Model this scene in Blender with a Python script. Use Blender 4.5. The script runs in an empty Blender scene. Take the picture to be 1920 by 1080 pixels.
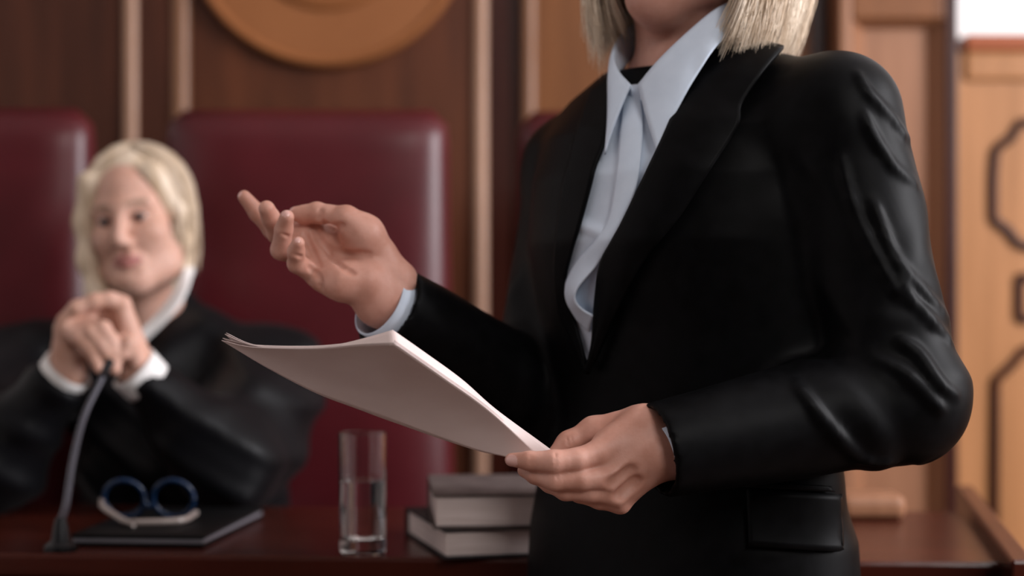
import bpy, math, random
import numpy as np
from mathutils import Vector, Matrix
random.seed(7); RNG = np.random.default_rng(7)
SC = bpy.context.scene
COL = SC.collection

# ------------------------------------------------------------------ camera
CAM = np.array([0.0, 0.0, 1.12]); FPX = 65/36*1920
cam_data = bpy.data.cameras.new('camera'); cam = bpy.data.objects.new('camera', cam_data); COL.objects.link(cam)
cam.location = CAM; cam.rotation_euler = (math.pi/2, 0, 0)
cam_data.lens = 65; cam_data.sensor_width = 36; cam_data.clip_start = .05
cam_data.dof.use_dof = True; cam_data.dof.focus_distance = 1.80; cam_data.dof.aperture_fstop = 2.3
SC.camera = cam
# ------------------------------------------------------------------ light
w = bpy.data.worlds.new('room_ambient'); SC.world = w; w.use_nodes = True
w.node_tree.nodes['Background'].inputs[0].default_value = (1, .93, .9, 1)
w.node_tree.nodes['Background'].inputs[1].default_value = .025
SC.view_settings.view_transform = 'Standard'; SC.view_settings.look = 'None'
SC.view_settings.gamma = 1; SC.view_settings.use_curve_mapping = False
SC.view_settings.exposure = 0.12
def area(name, loc, target, size, power, col, sy=None):
    l = bpy.data.lights.new(name, 'AREA'); l.energy = power; l.color = col
    l.shape = 'RECTANGLE'; l.size = size; l.size_y = sy or size
    o = bpy.data.objects.new(name, l); COL.objects.link(o); o.location = loc
    o.rotation_euler = (Vector(target)-Vector(loc)).to_track_quat('-Z', 'Y').to_euler()
    return o
# tall daylight windows along the right-hand side of the courtroom
area('window_daylight', (2.45, 1.75, 1.95), (-.3, 2.75, 1.15), 1.1, 105, (.97, .96, 1), 1.6)
# added fill light, high behind the camera and to its right
area('front_fill', (1.35, -1.0, 2.7), (-.1, 2.4, 1.1), 1.0, 33, (1, .96, .93))

# ------------------------------------------------------------------ helpers
def P(px, py, d):
    return np.array([(px-960)/FPX*d, d, CAM[2]-(py-540)/FPX*d])
def tag(o, label, cat, group=None, kind=None):
    o['label'] = label; o['category'] = cat
    if group: o['group'] = group
    if kind: o['kind'] = kind
    return o
def empty(name, loc):
    o = bpy.data.objects.new(name, None); COL.objects.link(o); o.location = loc; o.empty_display_size = .1
    return o
def root_loc(o):
    loc = Vector((0, 0, 0))
    while o is not None:
        loc += o.location; o = o.parent
    return np.array(loc)
def mesh(name, V, F, mat, parent=None, smooth=True, loc=None, sharp=None):
    V = np.asarray(V, dtype=np.float64)
    me = bpy.data.meshes.new(name)
    base = root_loc(parent) if parent is not None else (np.array(loc, float) if loc is not None else np.zeros(3))
    Vl = V-base
    if isinstance(F, np.ndarray) and F.shape[1] == 4:
        n = len(F)
        me.vertices.add(len(Vl)); me.vertices.foreach_set('co', Vl.astype(np.float32).ravel())
        me.loops.add(4*n); me.loops.foreach_set('vertex_index', F.astype(np.int32).ravel())
        me.polygons.add(n); me.polygons.foreach_set('loop_start', np.arange(0, 4*n, 4, dtype=np.int32))
        me.update(calc_edges=True); me.validate()
    else:
        me.from_pydata([tuple(v) for v in Vl], [], [tuple(f) for f in F])
    for m in (mat if isinstance(mat, (list, tuple)) else [mat]): me.materials.append(m)
    me.polygons.foreach_set('use_smooth', np.full(len(me.polygons), smooth))
    if sharp: me.set_sharp_from_angle(angle=sharp)
    o = bpy.data.objects.new(name, me); COL.objects.link(o)
    if parent is not None: o.parent = parent
    elif loc is not None: o.location = loc
    return o
def solid(o, t, off=0):
    m = o.modifiers.new('thickness', 'SOLIDIFY'); m.thickness = t; m.offset = off; return o
def bev(o, wd, seg=2):
    m = o.modifiers.new('bevel', 'BEVEL'); m.width = wd; m.segments = seg; m.limit_method = 'ANGLE'; m.angle_limit = .6
    return o
def grid_faces(m, n, close_u=False, close_v=False):
    f = []
    for i in range(m if close_u else m-1):
        for j in range(n if close_v else n-1):
            a = i*n+j; b = ((i+1) % m)*n+j; c = ((i+1) % m)*n+(j+1) % n; d = i*n+(j+1) % n
            f.append((a, b, c, d))
    return np.array(f)
def cr(pts, n):
    """Catmull-Rom through pts, n samples spread evenly along the length"""
    p = np.asarray(pts, float)
    if len(p) == 2:
        t = np.linspace(0, 1, n)[:, None]; return p[0]*(1-t)+p[1]*t
    q = np.vstack([2*p[0]-p[1], p, 2*p[-1]-p[-2]]); out = []
    for i in range(1, len(q)-2):
        t = np.linspace(0, 1, 24, endpoint=False)[:, None]
        a, b, c, d = q[i-1], q[i], q[i+1], q[i+2]
        out.append(.5*((2*b)+(c-a)*t+(2*a-5*b+4*c-d)*t**2+(-a+3*b-3*c+d)*t**3))
    out.append(p[-1][None]); s = np.vstack(out)
    L = np.concatenate([[0], np.cumsum(np.linalg.norm(np.diff(s, axis=0), axis=1))])
    u = np.linspace(0, L[-1], n)
    return np.stack([np.interp(u, L, s[:, k]) for k in range(s.shape[1])], 1)
def lin(pts, n):
    p = np.asarray(pts, float)
    L = np.concatenate([[0], np.cumsum(np.linalg.norm(np.diff(p, axis=0), axis=1))]); u = np.linspace(0, L[-1], n)
    return np.stack([np.interp(u, L, p[:, k]) for k in range(p.shape[1])], 1)
def box(name, lo, hi, mat, parent=None, bevel=.004, rot=0, piv=None, loc=None, seg=2):
    x0, y0, z0 = lo; x1, y1, z1 = hi
    V = np.array([(x, y, z) for x in (x0, x1) for y in (y0, y1) for z in (z0, z1)], float)
    if rot:
        c, s = math.cos(rot), math.sin(rot); pv = np.array(piv); d = V-pv
        V = pv+np.stack([c*d[:, 0]-s*d[:, 1], s*d[:, 0]+c*d[:, 1], d[:, 2]], 1)
    F = [(0, 1, 3, 2), (4, 6, 7, 5), (0, 4, 5, 1), (2, 3, 7, 6), (0, 2, 6, 4), (1, 5, 7, 3)]
    o = mesh(name, V, F, mat, parent, smooth=False, loc=loc)
    if bevel: bev(o, bevel, seg)
    return o
def tube_mesh(path, rad, seg=10, caps=True):
    p = np.asarray(path, float); n = len(p); r = np.broadcast_to(np.asarray(rad, float), (n,))
    T = np.gradient(p, axis=0); T /= np.linalg.norm(T, axis=1)[:, None]+1e-12
    up = np.array([0, 0, 1.]) if abs(T[0][2]) < .9 else np.array([1., 0, 0])
    A = np.cross(T[0], up); A /= np.linalg.norm(A); V = []
    for i in range(n):
        A = A-T[i]*A.dot(T[i]); A /= np.linalg.norm(A); B = np.cross(T[i], A)
        for k in range(seg):
            a = 2*math.pi*k/seg; V.append(p[i]+r[i]*(math.cos(a)*A+math.sin(a)*B))
    F = [tuple(f) for f in grid_faces(n, seg, False, True)]
    if caps:
        F.append(tuple(range(seg))[::-1]); F.append(tuple(range((n-1)*seg, n*seg)))
    return np.array(V), F
def lathe(prof, seg=64, c=(0, 0, 0)):
    V = []; n = len(prof)
    for k in range(seg):
        a = 2*math.pi*k/seg
        for r, z in prof: V.append((c[0]+r*math.cos(a), c[1]+r*math.sin(a), c[2]+z))
    return np.array(V), [tuple(f) for f in grid_faces(seg, n, True, False)]

# ------------------------------------------------------------------ materials
def mat(name, col, rough=.5, spec=.5, metal=0, **k):
    m = bpy.data.materials.new(name); m.use_nodes = True; b = m.node_tree.nodes['Principled BSDF']
    b.inputs['Base Color'].default_value = (*col, 1); b.inputs['Roughness'].default_value = rough
    b.inputs['Specular IOR Level'].default_value = spec; b.inputs['Metallic'].default_value = metal
    for key, v in k.items(): b.inputs[key.replace('_', ' ')].default_value = v
    return m
def noise_col(m, c1, c2, scale, stretch=(1, 1, 1), detail=4, bump=0, bump_scale=None, dist=.02, lo=.35, hi=.65):
    nt = m.node_tree; N = nt.nodes; L = nt.links; b = N['Principled BSDF']
    tc = N.new('ShaderNodeTexCoord'); mp = N.new('ShaderNodeMapping'); mp.inputs['Scale'].default_value = stretch
    n = N.new('ShaderNodeTexNoise'); n.inputs['Scale'].default_value = scale; n.inputs['Detail'].default_value = detail
    r = N.new('ShaderNodeValToRGB'); r.color_ramp.elements[0].color = (*c1, 1); r.color_ramp.elements[1].color = (*c2, 1)
    r.color_ramp.elements[0].position = lo; r.color_ramp.elements[1].position = hi
    L.new(tc.outputs['Object'], mp.inputs[0]); L.new(mp.outputs[0], n.inputs['Vector']); L.new(n.outputs[0], r.inputs[0])
    L.new(r.outputs[0], b.inputs['Base Color'])
    if bump:
        n2 = N.new('ShaderNodeTexNoise'); n2.inputs['Scale'].default_value = bump_scale or scale; n2.inputs['Detail'].default_value = 3
        L.new(mp.outputs[0], n2.inputs['Vector'])
        bp = N.new('ShaderNodeBump'); bp.inputs['Strength'].default_value = bump; bp.inputs['Distance'].default_value = dist
        L.new(n2.outputs[0], bp.inputs['Height']); L.new(bp.outputs[0], b.inputs['Normal'])
    return m
def wood(name, c1, c2, rough=.42, stretch=(9, 9, .7), scale=3):
    return noise_col(mat(name, c1, rough, .3), c1, c2, scale, stretch, 6, .05, scale*6, .01, .3, .7)
M = {}
M['skin'] = noise_col(mat('skin', (.55, .3, .22), .48, .4, Subsurface_Weight=.12, Subsurface_Scale=.01), (.55, .265, .195), (.65, .345, .27), 45, bump=.12, bump_scale=420, dist=.0012)
M['skin'].node_tree.nodes['Principled BSDF'].inputs['Subsurface Radius'].default_value = (1, .35, .2)
M['skin_judge'] = noise_col(mat('judge_skin', (.58, .34, .26), .5, .35, Subsurface_Weight=.1, Subsurface_Scale=.01), (.56, .31, .23), (.64, .38, .30), 40)
M['nail'] = mat('fingernail', (.74, .43, .38), .2, .6)
M['lip'] = mat('lip', (.33, .08, .07), .45)
M['eye'] = mat('iris_and_eye_shade', (.03, .03, .035), .2)
M['brow'] = mat('eyebrow', (.33, .20, .14), .7)
M['lip_judge'] = mat('judge_lip', (.40, .15, .13), .5)
M['suit'] = noise_col(mat('black_suit_wool', (.006, .006, .007), .48, .07), (.0015, .0015, .0018), (.003, .003, .0036), 60, bump=.06, bump_scale=900, dist=.0006)
M['robe'] = mat('black_robe_cloth', (.0025, .0025, .0035), .45, .14, Sheen_Weight=.02, Sheen_Roughness=.5)
M['shirt'] = noise_col(mat('pale_blue_cotton', (.55, .64, .76), .75, .25), (.62, .71, .84), (.67, .76, .89), 30, bump=.08, bump_scale=700, dist=.0006)
M['white'] = mat('white_cotton', (.80, .78, .77), .75, .25)
M['paper'] = noise_col(mat('paper', (.74, .68, .69), .7, .2), (.70, .565, .54), (.77, .64, .615), 8, (1, 1, 3), bump=.12, bump_scale=14, dist=.002)  # warm tint stands in for reddish bounce light on the underside
M['leather'] = noise_col(mat('maroon_leather', (.07, .008, .014), .36, .42), (.060, .0045, .007), (.086, .0075, .0115), 5, bump=.08, bump_scale=160, dist=.001)
M['wood_dark'] = wood('shaded_dark_panelling', (.042, .013, .007), (.075, .022, .011))  # dark tone carries the shade on the left of the wall
M['wood_mid'] = wood('half_lit_brown_panelling', (.068, .020, .009), (.115, .034, .014))  # same wall in weaker shade, put into the wood tone
M['wood_red'] = wood('red_brown_panelling', (.024, .0045, .0025), (.048, .010, .005), .35)  # red brown, darkened further to stand in for shade beside the chairs
M['wood_orange'] = wood('lit_orange_panelling', (.135, .046, .013), (.20, .072, .022))  # brighter tone carries the light on the right of the wall
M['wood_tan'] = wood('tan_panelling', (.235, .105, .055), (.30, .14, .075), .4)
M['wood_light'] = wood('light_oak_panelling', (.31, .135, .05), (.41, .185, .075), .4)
M['wood_beam'] = wood('red_wood_rail', (.24, .055, .014), (.31, .075, .02), .4, (.7, 9, 9))
M['wood_trim'] = wood('polished_trim', (.34, .185, .115), (.48, .28, .19), .28)
M['wood_trim2'] = wood('duller_trim', (.19, .085, .045), (.27, .13, .07), .3)
M['bench'] = wood('mahogany_bench', (.036, .0065, .0035), (.062, .011, .006), .25, (.9, 8, 8))
M['disc'] = wood('carved_disc_wood', (.245, .088, .030), (.30, .112, .040), .42, (2, 2, 2), 2)
M['plaster'] = mat('white_plaster', (.88, .85, .83), .8)
M['carpet'] = noise_col(mat('floor_boards', (.1, .05, .03), .5), (.08, .04, .025), (.13, .065, .04), 4, (1, 8, 1))
M['black_metal'] = mat('dark_metal', (.012, .012, .014), .4, .5, .6)
M['steel'] = mat('grey_gooseneck', (.075, .073, .09), .45, .5, .5)
M['folder'] = mat('black_leather_folder', (.003, .003, .0035), .5, .12)
M['folder_edge'] = mat('grey_folder_edge', (.16, .15, .17), .4, .5)
M['cover'] = noise_col(mat('dark_brown_bookcloth', (.10, .075, .07), .7, .3), (.075, .055, .052), (.12, .092, .086), 30)
M['cover_black'] = mat('black_bookcloth', (.018, .016, .018), .6, .3)
M['pages'] = noise_col(mat('book_pages', (.70, .58, .55), .8, .2), (.62, .51, .48), (.75, .64, .62), 10, (1, 1, 60))
M['blue_frame'] = mat('blue_spectacle_frame', (.003, .018, .055), .25, .4)
M['pale_frame'] = mat('pale_spectacle_temple', (.28, .23, .21), .25, .6)  # pale colour dimmed for the same shade
M['glass'] = mat('clear_glass', (1, 1, 1), .0, .5, Transmission_Weight=1.0, IOR=1.45)
M['lens'] = mat('spectacle_lens', (1, 1, 1), .0, .5, Transmission_Weight=1.0, IOR=1.08)
M['water'] = mat('water', (1, 1, 1), .0, .5, Transmission_Weight=1.0, IOR=1.33)
M['hair'] = noise_col(mat('blonde_hair', (.62, .46, .30), .42, .4), (.64, .49, .35), (.88, .76, .62), 60, (1, 1, .25))
M['hair_under'] = mat('blonde_hair_underneath', (.36, .24, .14), .6, .3)
M['hair_grey'] = noise_col(mat('silver_blonde_hair', (.66, .54, .42), .42, .4), (.58, .43, .29), (.80, .66, .52), 40, (1, 1, .25))
M['shoe'] = mat('black_shoe_leather', (.01, .01, .01), .3)

# ------------------------------------------------------------------ implicit surfaces (smooth blends of cones and ellipsoids, meshed by surface nets)
def axis(lo, hi, coarse, fine=(), h=.0015):
    xs = [lo]
    while xs[-1] < hi:
        x = xs[-1]; s = coarse
        for a, b in fine:
            if a-1e-9 <= x < b: s = h
            elif x < a: s = min(s, max(a-x, h))
        xs.append(x+s)
    return np.array(xs)
def d_cone(p, a, b, ra, rb):
    a = np.asarray(a, float); ab = np.asarray(b, float)-a; L = ab.dot(ab)+1e-12
    q = [p[i]-a[i] for i in range(3)]
    t = np.clip((q[0]*ab[0]+q[1]*ab[1]+q[2]*ab[2])/L, 0, 1)
    return np.sqrt((q[0]-t*ab[0])**2+(q[1]-t*ab[1])**2+(q[2]-t*ab[2])**2)-(ra+(rb-ra)*t)
def d_ell(p, c, r, R=None):
    q = [p[i]-c[i] for i in range(3)]
    if R is not None: q = [sum(R[j][i]*q[j] for j in range(3)) for i in range(3)]
    k0 = np.sqrt(sum((q[i]/r[i])**2 for i in range(3))); k1 = np.sqrt(sum((q[i]/r[i]**2)**2 for i in range(3)))+1e-9
    return k0*(k0-1)/k1
def smin(a, b, k):
    h = np.maximum(k-np.abs(a-b), 0)/k
    return np.minimum(a, b)-h*h*k*.25
class Field:
    def __init__(s, xs, ys, zs):
        s.ax = (xs, ys, zs); s.F = np.full((len(xs), len(ys), len(zs)), .3, np.float32)
    def sub(s, lo, hi):
        sl = tuple(slice(max(np.searchsorted(a, l)-1, 0), np.searchsorted(a, h)+1) for a, l, h in zip(s.ax, lo, hi))
        p = [s.ax[0][sl[0]][:, None, None], s.ax[1][sl[1]][None, :, None], s.ax[2][sl[2]][None, None, :]]
        return sl, p
    def add(s, fn, lo, hi, k=.01):
        sl, p = s.sub(np.asarray(lo)-k-.012, np.asarray(hi)+k+.012)
        s.F[sl] = smin(s.F[sl], fn(p).astype(np.float32), k)
    def cut(s, fn, lo, hi, k=.004):
        sl, p = s.sub(np.asarray(lo)-k-.004, np.asarray(hi)+k+.004)
        s.F[sl] = -smin(-s.F[sl], fn(p).astype(np.float32), k)
    def cone(s, a, b, ra, rb, k=.01):
        a = np.asarray(a, float); b = np.asarray(b, float); r = max(ra, rb)
        s.add(lambda p: d_cone(p, a, b, ra, rb), np.minimum(a, b)-r, np.maximum(a, b)+r, k)
    def chain(s, pts, rad, k=.01):
        for i in range(len(pts)-1): s.cone(pts[i], pts[i+1], rad[i], rad[i+1], k)
    def groove(s, pts, r, k=.003):
        for a, b in zip(pts[:-1], pts[1:]):
            a = np.asarray(a, float); b = np.asarray(b, float)
            s.cut(lambda p, a=a, b=b: d_cone(p, a, b, r, r), np.minimum(a, b)-r, np.maximum(a, b)+r, k)
    def ell(s, c, r, R=None, k=.01):
        c = np.asarray(c, float); m = max(r)
        s.add(lambda p: d_ell(p, c, r, R), c-m, c+m, k)
    def hit(s, px, py, t0, t1):
        t = np.arange(t0, t1, .0004); q = CAM+np.outer(t, [(px-960)/FPX, 1, -(py-540)/FPX])
        i = [np.clip(np.searchsorted(a, q[:, k]), 0, len(a)-1) for k, a in enumerate(s.ax)]
        m = np.nonzero(s.F[i[0], i[1], i[2]] < 0)[0]
        return q[m[0]] if len(m) else q[-1]
    def crease(s, pix, r, k, t0, t1, n=14):
        s.groove([s.hit(x, y, t0, t1) for x, y in cr(pix, n)], r, k)
    def mesh(s, smooth=2):
        F = s.F; S = F < 0; n = np.array(F.shape)
        c8 = [S[i:n[0]-1+i, j:n[1]-1+j, k:n[2]-1+k] for i in (0, 1) for j in (0, 1) for k in (0, 1)]
        anyc = np.zeros(c8[0].shape, bool); allc = np.ones(c8[0].shape, bool)
        for c in c8: anyc |= c; allc &= c
        I = np.argwhere(anyc & ~allc)
        idx = np.full(anyc.shape, -1, np.int32); idx[tuple(I.T)] = np.arange(len(I))
        pos = np.zeros((len(I), 3)); cnt = np.zeros(len(I))
        offs = [(i, j, k) for i in (0, 1) for j in (0, 1) for k in (0, 1)]
        for a in range(8):
            for b in range(a+1, 8):
                oa, ob = np.array(offs[a]), np.array(offs[b])
                if np.abs(oa-ob).sum() != 1: continue
                fa = F[tuple((I+oa).T)]; fb = F[tuple((I+ob).T)]; m = (fa < 0) != (fb < 0)
                t = np.where(m, fa/np.where(m, fa-fb, 1), 0)
                pos += np.where(m[:, None], I+oa+(ob-oa)*t[:, None], 0); cnt += m
        pos /= cnt[:, None]
        V = np.stack([np.interp(pos[:, k], np.arange(n[k]), s.ax[k]) for k in range(3)], 1)
        Q = []
        for ax in range(3):
            u, v = (ax+1) % 3, (ax+2) % 3
            s0 = [slice(None)]*3; s1 = [slice(None)]*3; s0[ax] = slice(0, -1); s1[ax] = slice(1, None)
            for z in (u, v): s0[z] = slice(1, -1); s1[z] = slice(1, -1)
            a = S[tuple(s0)]; b = S[tuple(s1)]; E = np.argwhere(a != b)
            if not len(E): continue
            inn = a[tuple(E.T)]; g = E.copy(); g[:, u] += 1; g[:, v] += 1
            def cell(du, dv):
                h = g.copy(); h[:, u] += du; h[:, v] += dv; return idx[tuple(h.T)]
            q = np.stack([cell(-1, -1), cell(0, -1), cell(0, 0), cell(-1, 0)], 1)
            q[~inn] = q[~inn][:, ::-1]; Q.append(q)
        Q = np.vstack(Q)
        for _ in range(smooth):
            acc = np.zeros_like(V); c = np.zeros(len(V))
            for i in range(4):
                a = Q[:, i]; b = Q[:, (i+1) % 4]
                for x, y in ((a, b), (b, a)):
                    for k in range(3): acc[:, k] += np.bincount(x, V[y, k], len(V))
                    c += np.bincount(x, minlength=len(V))
            V = .5*V+.5*acc/np.maximum(c, 1)[:, None]
        return V, Q
def paint(o, zones):
    """give the faces near a feature (nail, lip, iris) that feature's material slot"""
    me = o.data; base = root_loc(o.parent)
    c = np.empty(len(me.polygons)*3, np.float32); me.polygons.foreach_get('center', c); c = c.reshape(-1, 3)+base
    mi = np.zeros(len(c), np.int32)
    for test, slot in zones: mi[test(c)] = slot
    me.polygons.foreach_set('material_index', mi)

def head(f, o, R, s=1.0, k=1.0):
    """o = head centre at eye level, R columns = person's left, forward, up"""
    T = lambda x, y, z: o+R@(np.array([x, y, z])*s)
    f.ell(T(0, -.008, .035), np.array([.074, .094, .082])*s, R, .02)
    f.ell(T(0, .022, -.045), np.array([.060, .066, .072])*s, R, .03)
    f.ell(T(0, .068, -.100), np.array([.024, .022, .020])*s, R, .03)
    for i in (-1, 1):
        f.chain([T(i*.054, -.002, -.055), T(i*.046, .03, -.085), T(i*.012, .070, -.105)], [.016*s, .016*s, .015*s], .03)
        f.ell(T(i*.040, .060, -.030), np.array([.022, .020, .020])*s, R, .03)
        f.cone(T(i*.012, .086, .018), T(i*.045, .070, .018), .009*s, .008*s, .02)
        f.ell(T(i*.078, -.008, -.012), np.array([.008, .018, .030])*s, R, .01)
        sl = T(i*.031, .098, -.002)
        f.cut(lambda p, sl=sl: d_ell(p, sl, np.array([.019, .020, .012])*s, R), sl-.03, sl+.03, .014)
        f.ell(T(i*.031, .073, -.002), np.array([.013, .013, .012])*s, R, .003)
        f.cone(T(i*.019, .083, .007), T(i*.044, .072, .006), .0035*s, .003*s, .006)
        f.cone(T(i*.012, .099, -.044), T(i*.010, .094, -.044), .0075*s, .007*s, .008)
        f.groove([T(i*.016, .098, -.042), T(i*.030, .082, -.066)], .0015*s, .008)
    f.cone(T(0, .088, .012), T(0, .110, -.036), .007*s, .011*s, .014)
    f.chain([T(-.024, .080, -.071), T(-.008, .092, -.066), T(.008, .092, -.066), T(.024, .080, -.071)], [.004*s, .006*s, .006*s, .004*s], .008)
    f.chain([T(-.022, .081, -.074), T(0, .092, -.078), T(.022, .081, -.074)], [.004*s, .0075*s, .004*s], .008)
    f.groove([T(-.026, .088, -.0725), T(-.010, .101, -.0712), T(.010, .101, -.0712), T(.026, .088, -.0725)], .0022*s, .004)
    f.groove([T(-.014, .098, -.090), T(.014, .098, -.090)], .004*s, .012)
    return T
def head_zones(o, R, s, lips=True):
    loc = lambda c: ((c-o)@R)/s
    z = []
    def eye(c):  # dark band painted across the eye for lashes and shadow
        q = loc(c); return ((np.abs(np.abs(q[:, 0])-.031) < .011) & (np.abs(q[:, 2]+.001) < .0034) & (q[:, 1] > .06))
    def iris(c):
        q = loc(c); return ((np.hypot(np.abs(q[:, 0])-.031, q[:, 2]+.002) < .0075) & (q[:, 1] > .06))
    def brow(c):
        q = loc(c); a = np.abs(q[:, 0]); return (a > .014) & (a < .048) & (np.abs(q[:, 2]-.021-.08*(.03-np.abs(a-.034))) < .0042) & (q[:, 1] > .05)
    def lip(c):
        q = loc(c); a = np.abs(q[:, 0]); return (a < .025) & (q[:, 1] > .07) & (np.abs(q[:, 2]+.0725) < .0115*np.sqrt(np.clip(1-(a/.026)**2, 0, 1)))
    return [(lip, 1), (brow, 2), (eye, 3), (iris, 3)]

def strands(name, T, ell_c, ell_r, spec, mats, parent, seed, rad=.0009, n=2200):
    """combed locks: from the parting over the skull, then hanging; T maps head-local points to the room"""
    rg = np.random.default_rng(seed); V = []; F = []; NP = 14
    ec = np.array(ell_c); er = np.array(ell_r)
    nc = spec.get('clumps', 200)
    clump = [(1 if rg.random() < .5 else -1, rg.uniform(*spec['alpha']), rg.uniform(0, 1)**.7*spec['depth'], rg.normal(0, spec['ragged']), rg.normal(0, .007), rg.normal(0, .007)) for _ in range(nc)]
    for i in range(n):
        sd, al, off, rag, cx_, cy_ = clump[rg.integers(nc)]
        lo_ = spec.get('front', spec['alpha'][0]) if sd > 0 else spec['alpha'][0]
        if al < lo_: al = lo_+abs(rg.normal(0, 7))
        al = float(np.clip(al+rg.normal(0, 4.0), lo_, 182)); off = off+abs(rg.normal(0, .003))+.003
        yp = np.interp(al, [30, 90, 180], [.62, .1, -.75])+rg.normal(0, .05)
        d0 = np.array([spec['part']+sd*.04, yp, math.sqrt(max(.05, 1-yp*yp))]); d0 /= np.linalg.norm(d0)
        a = math.radians(al); d1 = np.array([sd*math.sin(a), math.cos(a), -.12]); d1 /= np.linalg.norm(d1)
        pts = []
        for t in np.linspace(0, 1, 8):
            d = d0*(1-t)+d1*t; d /= np.linalg.norm(d); pts.append(ec+d*(er+off*(.5+.5*t)))
        end = spec['length'](sd, al)+rag+rg.normal(0, spec['ragged']*.5)
        q = pts[-1]; sp = spec['spread']+rg.normal(0, .003)
        for t in np.linspace(0, 1, NP-7)[1:]:
            curl = spec['curl']*math.sin(t*math.pi*.9); e = t*t
            pts.append(np.array([q[0]+sd*math.sin(a)*(sp*e+curl)+cx_*e+rg.normal(0, .0008), q[1]+math.cos(a)*(sp*e+curl)+spec['back']*e+cy_*e+rg.normal(0, .0008), q[2]+(end-q[2])*t]))
        pts = np.array([T(*x) for x in pts])
        r = rad*np.concatenate([np.full(len(pts)-3, 1), [.8, .5, .15]])*rg.uniform(.7, 1.3)
        v, f = tube_mesh(pts, r, 3, False); b = sum(len(x) for x in V)
        V.append(v); F.extend([tuple(k+b for k in q) for q in f])
    return mesh(name, np.vstack(V), np.array(F), mats, parent)

# ------------------------------------------------------------------ the room
def struct(o): o['kind'] = 'structure'; return o
YW = 3.6; PXW = FPX/YW
def WX(px, y=YW): return (px-960)/FPX*y
def WZ(py, y=YW): return CAM[2]-(py-540)/FPX*y
struct(box('floor', (-2.6, -2.2, -.1), (3.1, 4.0, 0), M['carpet'], bevel=0))
struct(box('ceiling', (-2.6, -2.2, 3.1), (3.1, 4.0, 3.2), M['plaster'], bevel=0))
struct(box('wall_left', (-2.7, -2.2, 0), (-2.6, 4.0, 3.1), M['plaster'], bevel=0))
struct(box('wall_back', (-2.6, YW+.06, 0), (3.1, YW+.2, 3.1), M['plaster'], bevel=0))
n = 0
def panel(x0, x1, y, mt, z0=0, z1=3.1, t=.05, bv=.006):
    global n; n += 1
    return struct(box('trim_%d' % n, (x0, y, z0), (x1, y+t, z1), mt, bevel=bv))
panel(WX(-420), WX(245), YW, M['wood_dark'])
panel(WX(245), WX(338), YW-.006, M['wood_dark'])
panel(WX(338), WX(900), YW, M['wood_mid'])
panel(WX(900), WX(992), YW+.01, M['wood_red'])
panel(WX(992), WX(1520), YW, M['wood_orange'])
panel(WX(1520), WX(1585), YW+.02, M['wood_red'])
def round_trim(px, r, mt, y=YW, z0=0, z1=3.1):
    global n; n += 1
    x = WX(px, y); a = np.linspace(0, math.pi, 13)
    prof = [(x+r*math.cos(t), y-r*.8*math.sin(t)) for t in a]
    V = np.array([(px_, py_, z) for z in (z0, z1) for px_, py_ in prof]); k = len(prof)
    F = [(i, i+1, k+i+1, k+i) for i in range(k-1)]+[tuple(range(k)), tuple(range(2*k-1, k-1, -1))]
    return struct(mesh('trim_%d' % n, V, F, mt))
round_trim(245, .0145, M['wood_trim'], YW-.004)
round_trim(339, .018, M['wood_trim2'], YW-.004)
round_trim(901, .0145, M['wood_trim'], YW-.004)
round_trim(992, .0145, M['wood_trim2'], YW-.004)
# framed pilaster right of the standing woman
YP = 3.5
pl, pr = WX(1575, YP), WX(1797, YP); il, ir = WX(1597, YP), WX(1772, YP); zt = WZ(36, YP)
def frame_part(x0, x1, z0, z1, mt):
    global n; n += 1
    return struct(box('trim_%d' % n, (x0, YP, z0), (x1, YP+.14, z1), mt, bevel=.005))
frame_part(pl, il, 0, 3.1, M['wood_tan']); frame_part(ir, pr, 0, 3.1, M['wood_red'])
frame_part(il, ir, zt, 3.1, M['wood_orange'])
n += 1
ch = .030
V = [(il, YP, 0), (il+ch*.95, YP+.035, 0), (il+ch*.95, YP+.035, zt-ch*.5), (il, YP, zt), (ir, YP, zt), (ir-ch, YP+.035, zt-ch*.5), (ir-ch, YP+.035, 0), (ir, YP, 0)]
struct(mesh('trim_%d' % n, np.array(V), [(0, 1, 2, 3), (3, 2, 5, 4), (4, 5, 6, 7)], M['wood_tan'], smooth=False))
n += 1
struct(box('trim_%d' % n, (il+.01, YP+.034, 0), (ir-.01, YP+.06, zt), M['wood_tan'], bevel=0))
# light oak wainscot and plaster wall on the right
YR = 3.62
struct(box('wall_right', (3.1, -2.2, 0), (3.2, 4.0, 3.1), M['plaster'], bevel=0))
zc = WZ(66, YR)
panel(WX(1785, YR), 3.1, YR, M['wood_light'], 0, zc-.03)
panel(WX(1806, YR), 3.1, YR-.02, M['wood_beam'], zc-.032, zc, .08)
panel(WX(1808, YR), 3.1, YR-.012, M['wood_light'], WZ(152, YR), zc-.032, .06, .008)
def moulding(pts):
    global n; n += 1
    p = lin([(WX(a, YR), YR-.004, WZ(b, YR)) for a, b in pts], 60)
    v, f = tube_mesh(p, .0095, 8); return struct(mesh('trim_%d' % n, v, f, M['wood_red']))
def mirrored(pts, cx): return pts+[(2*cx-a, b) for a, b in pts[::-1]]
cxm = 1990
moulding(mirrored([(1940, 228), (1908, 232), (1897, 258), (1866, 278), (1862, 330), (1862, 412), (1890, 432), (1908, 458), (1940, 466)], cxm)+[(1940, 228)])
moulding(mirrored([(1935, 520), (1911, 520), (1911, 598), (1935, 598)], cxm)+[(1935, 520)])
moulding(mirrored([(1940, 652), (1910, 660), (1897, 688), (1866, 706), (1864, 900), (1864, 1250)], cxm))
n += 1
struct(box('baseboard_back', (-2.6, YW-.02, 0), (3.1, YW, .12), M['wood_red']))

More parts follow.
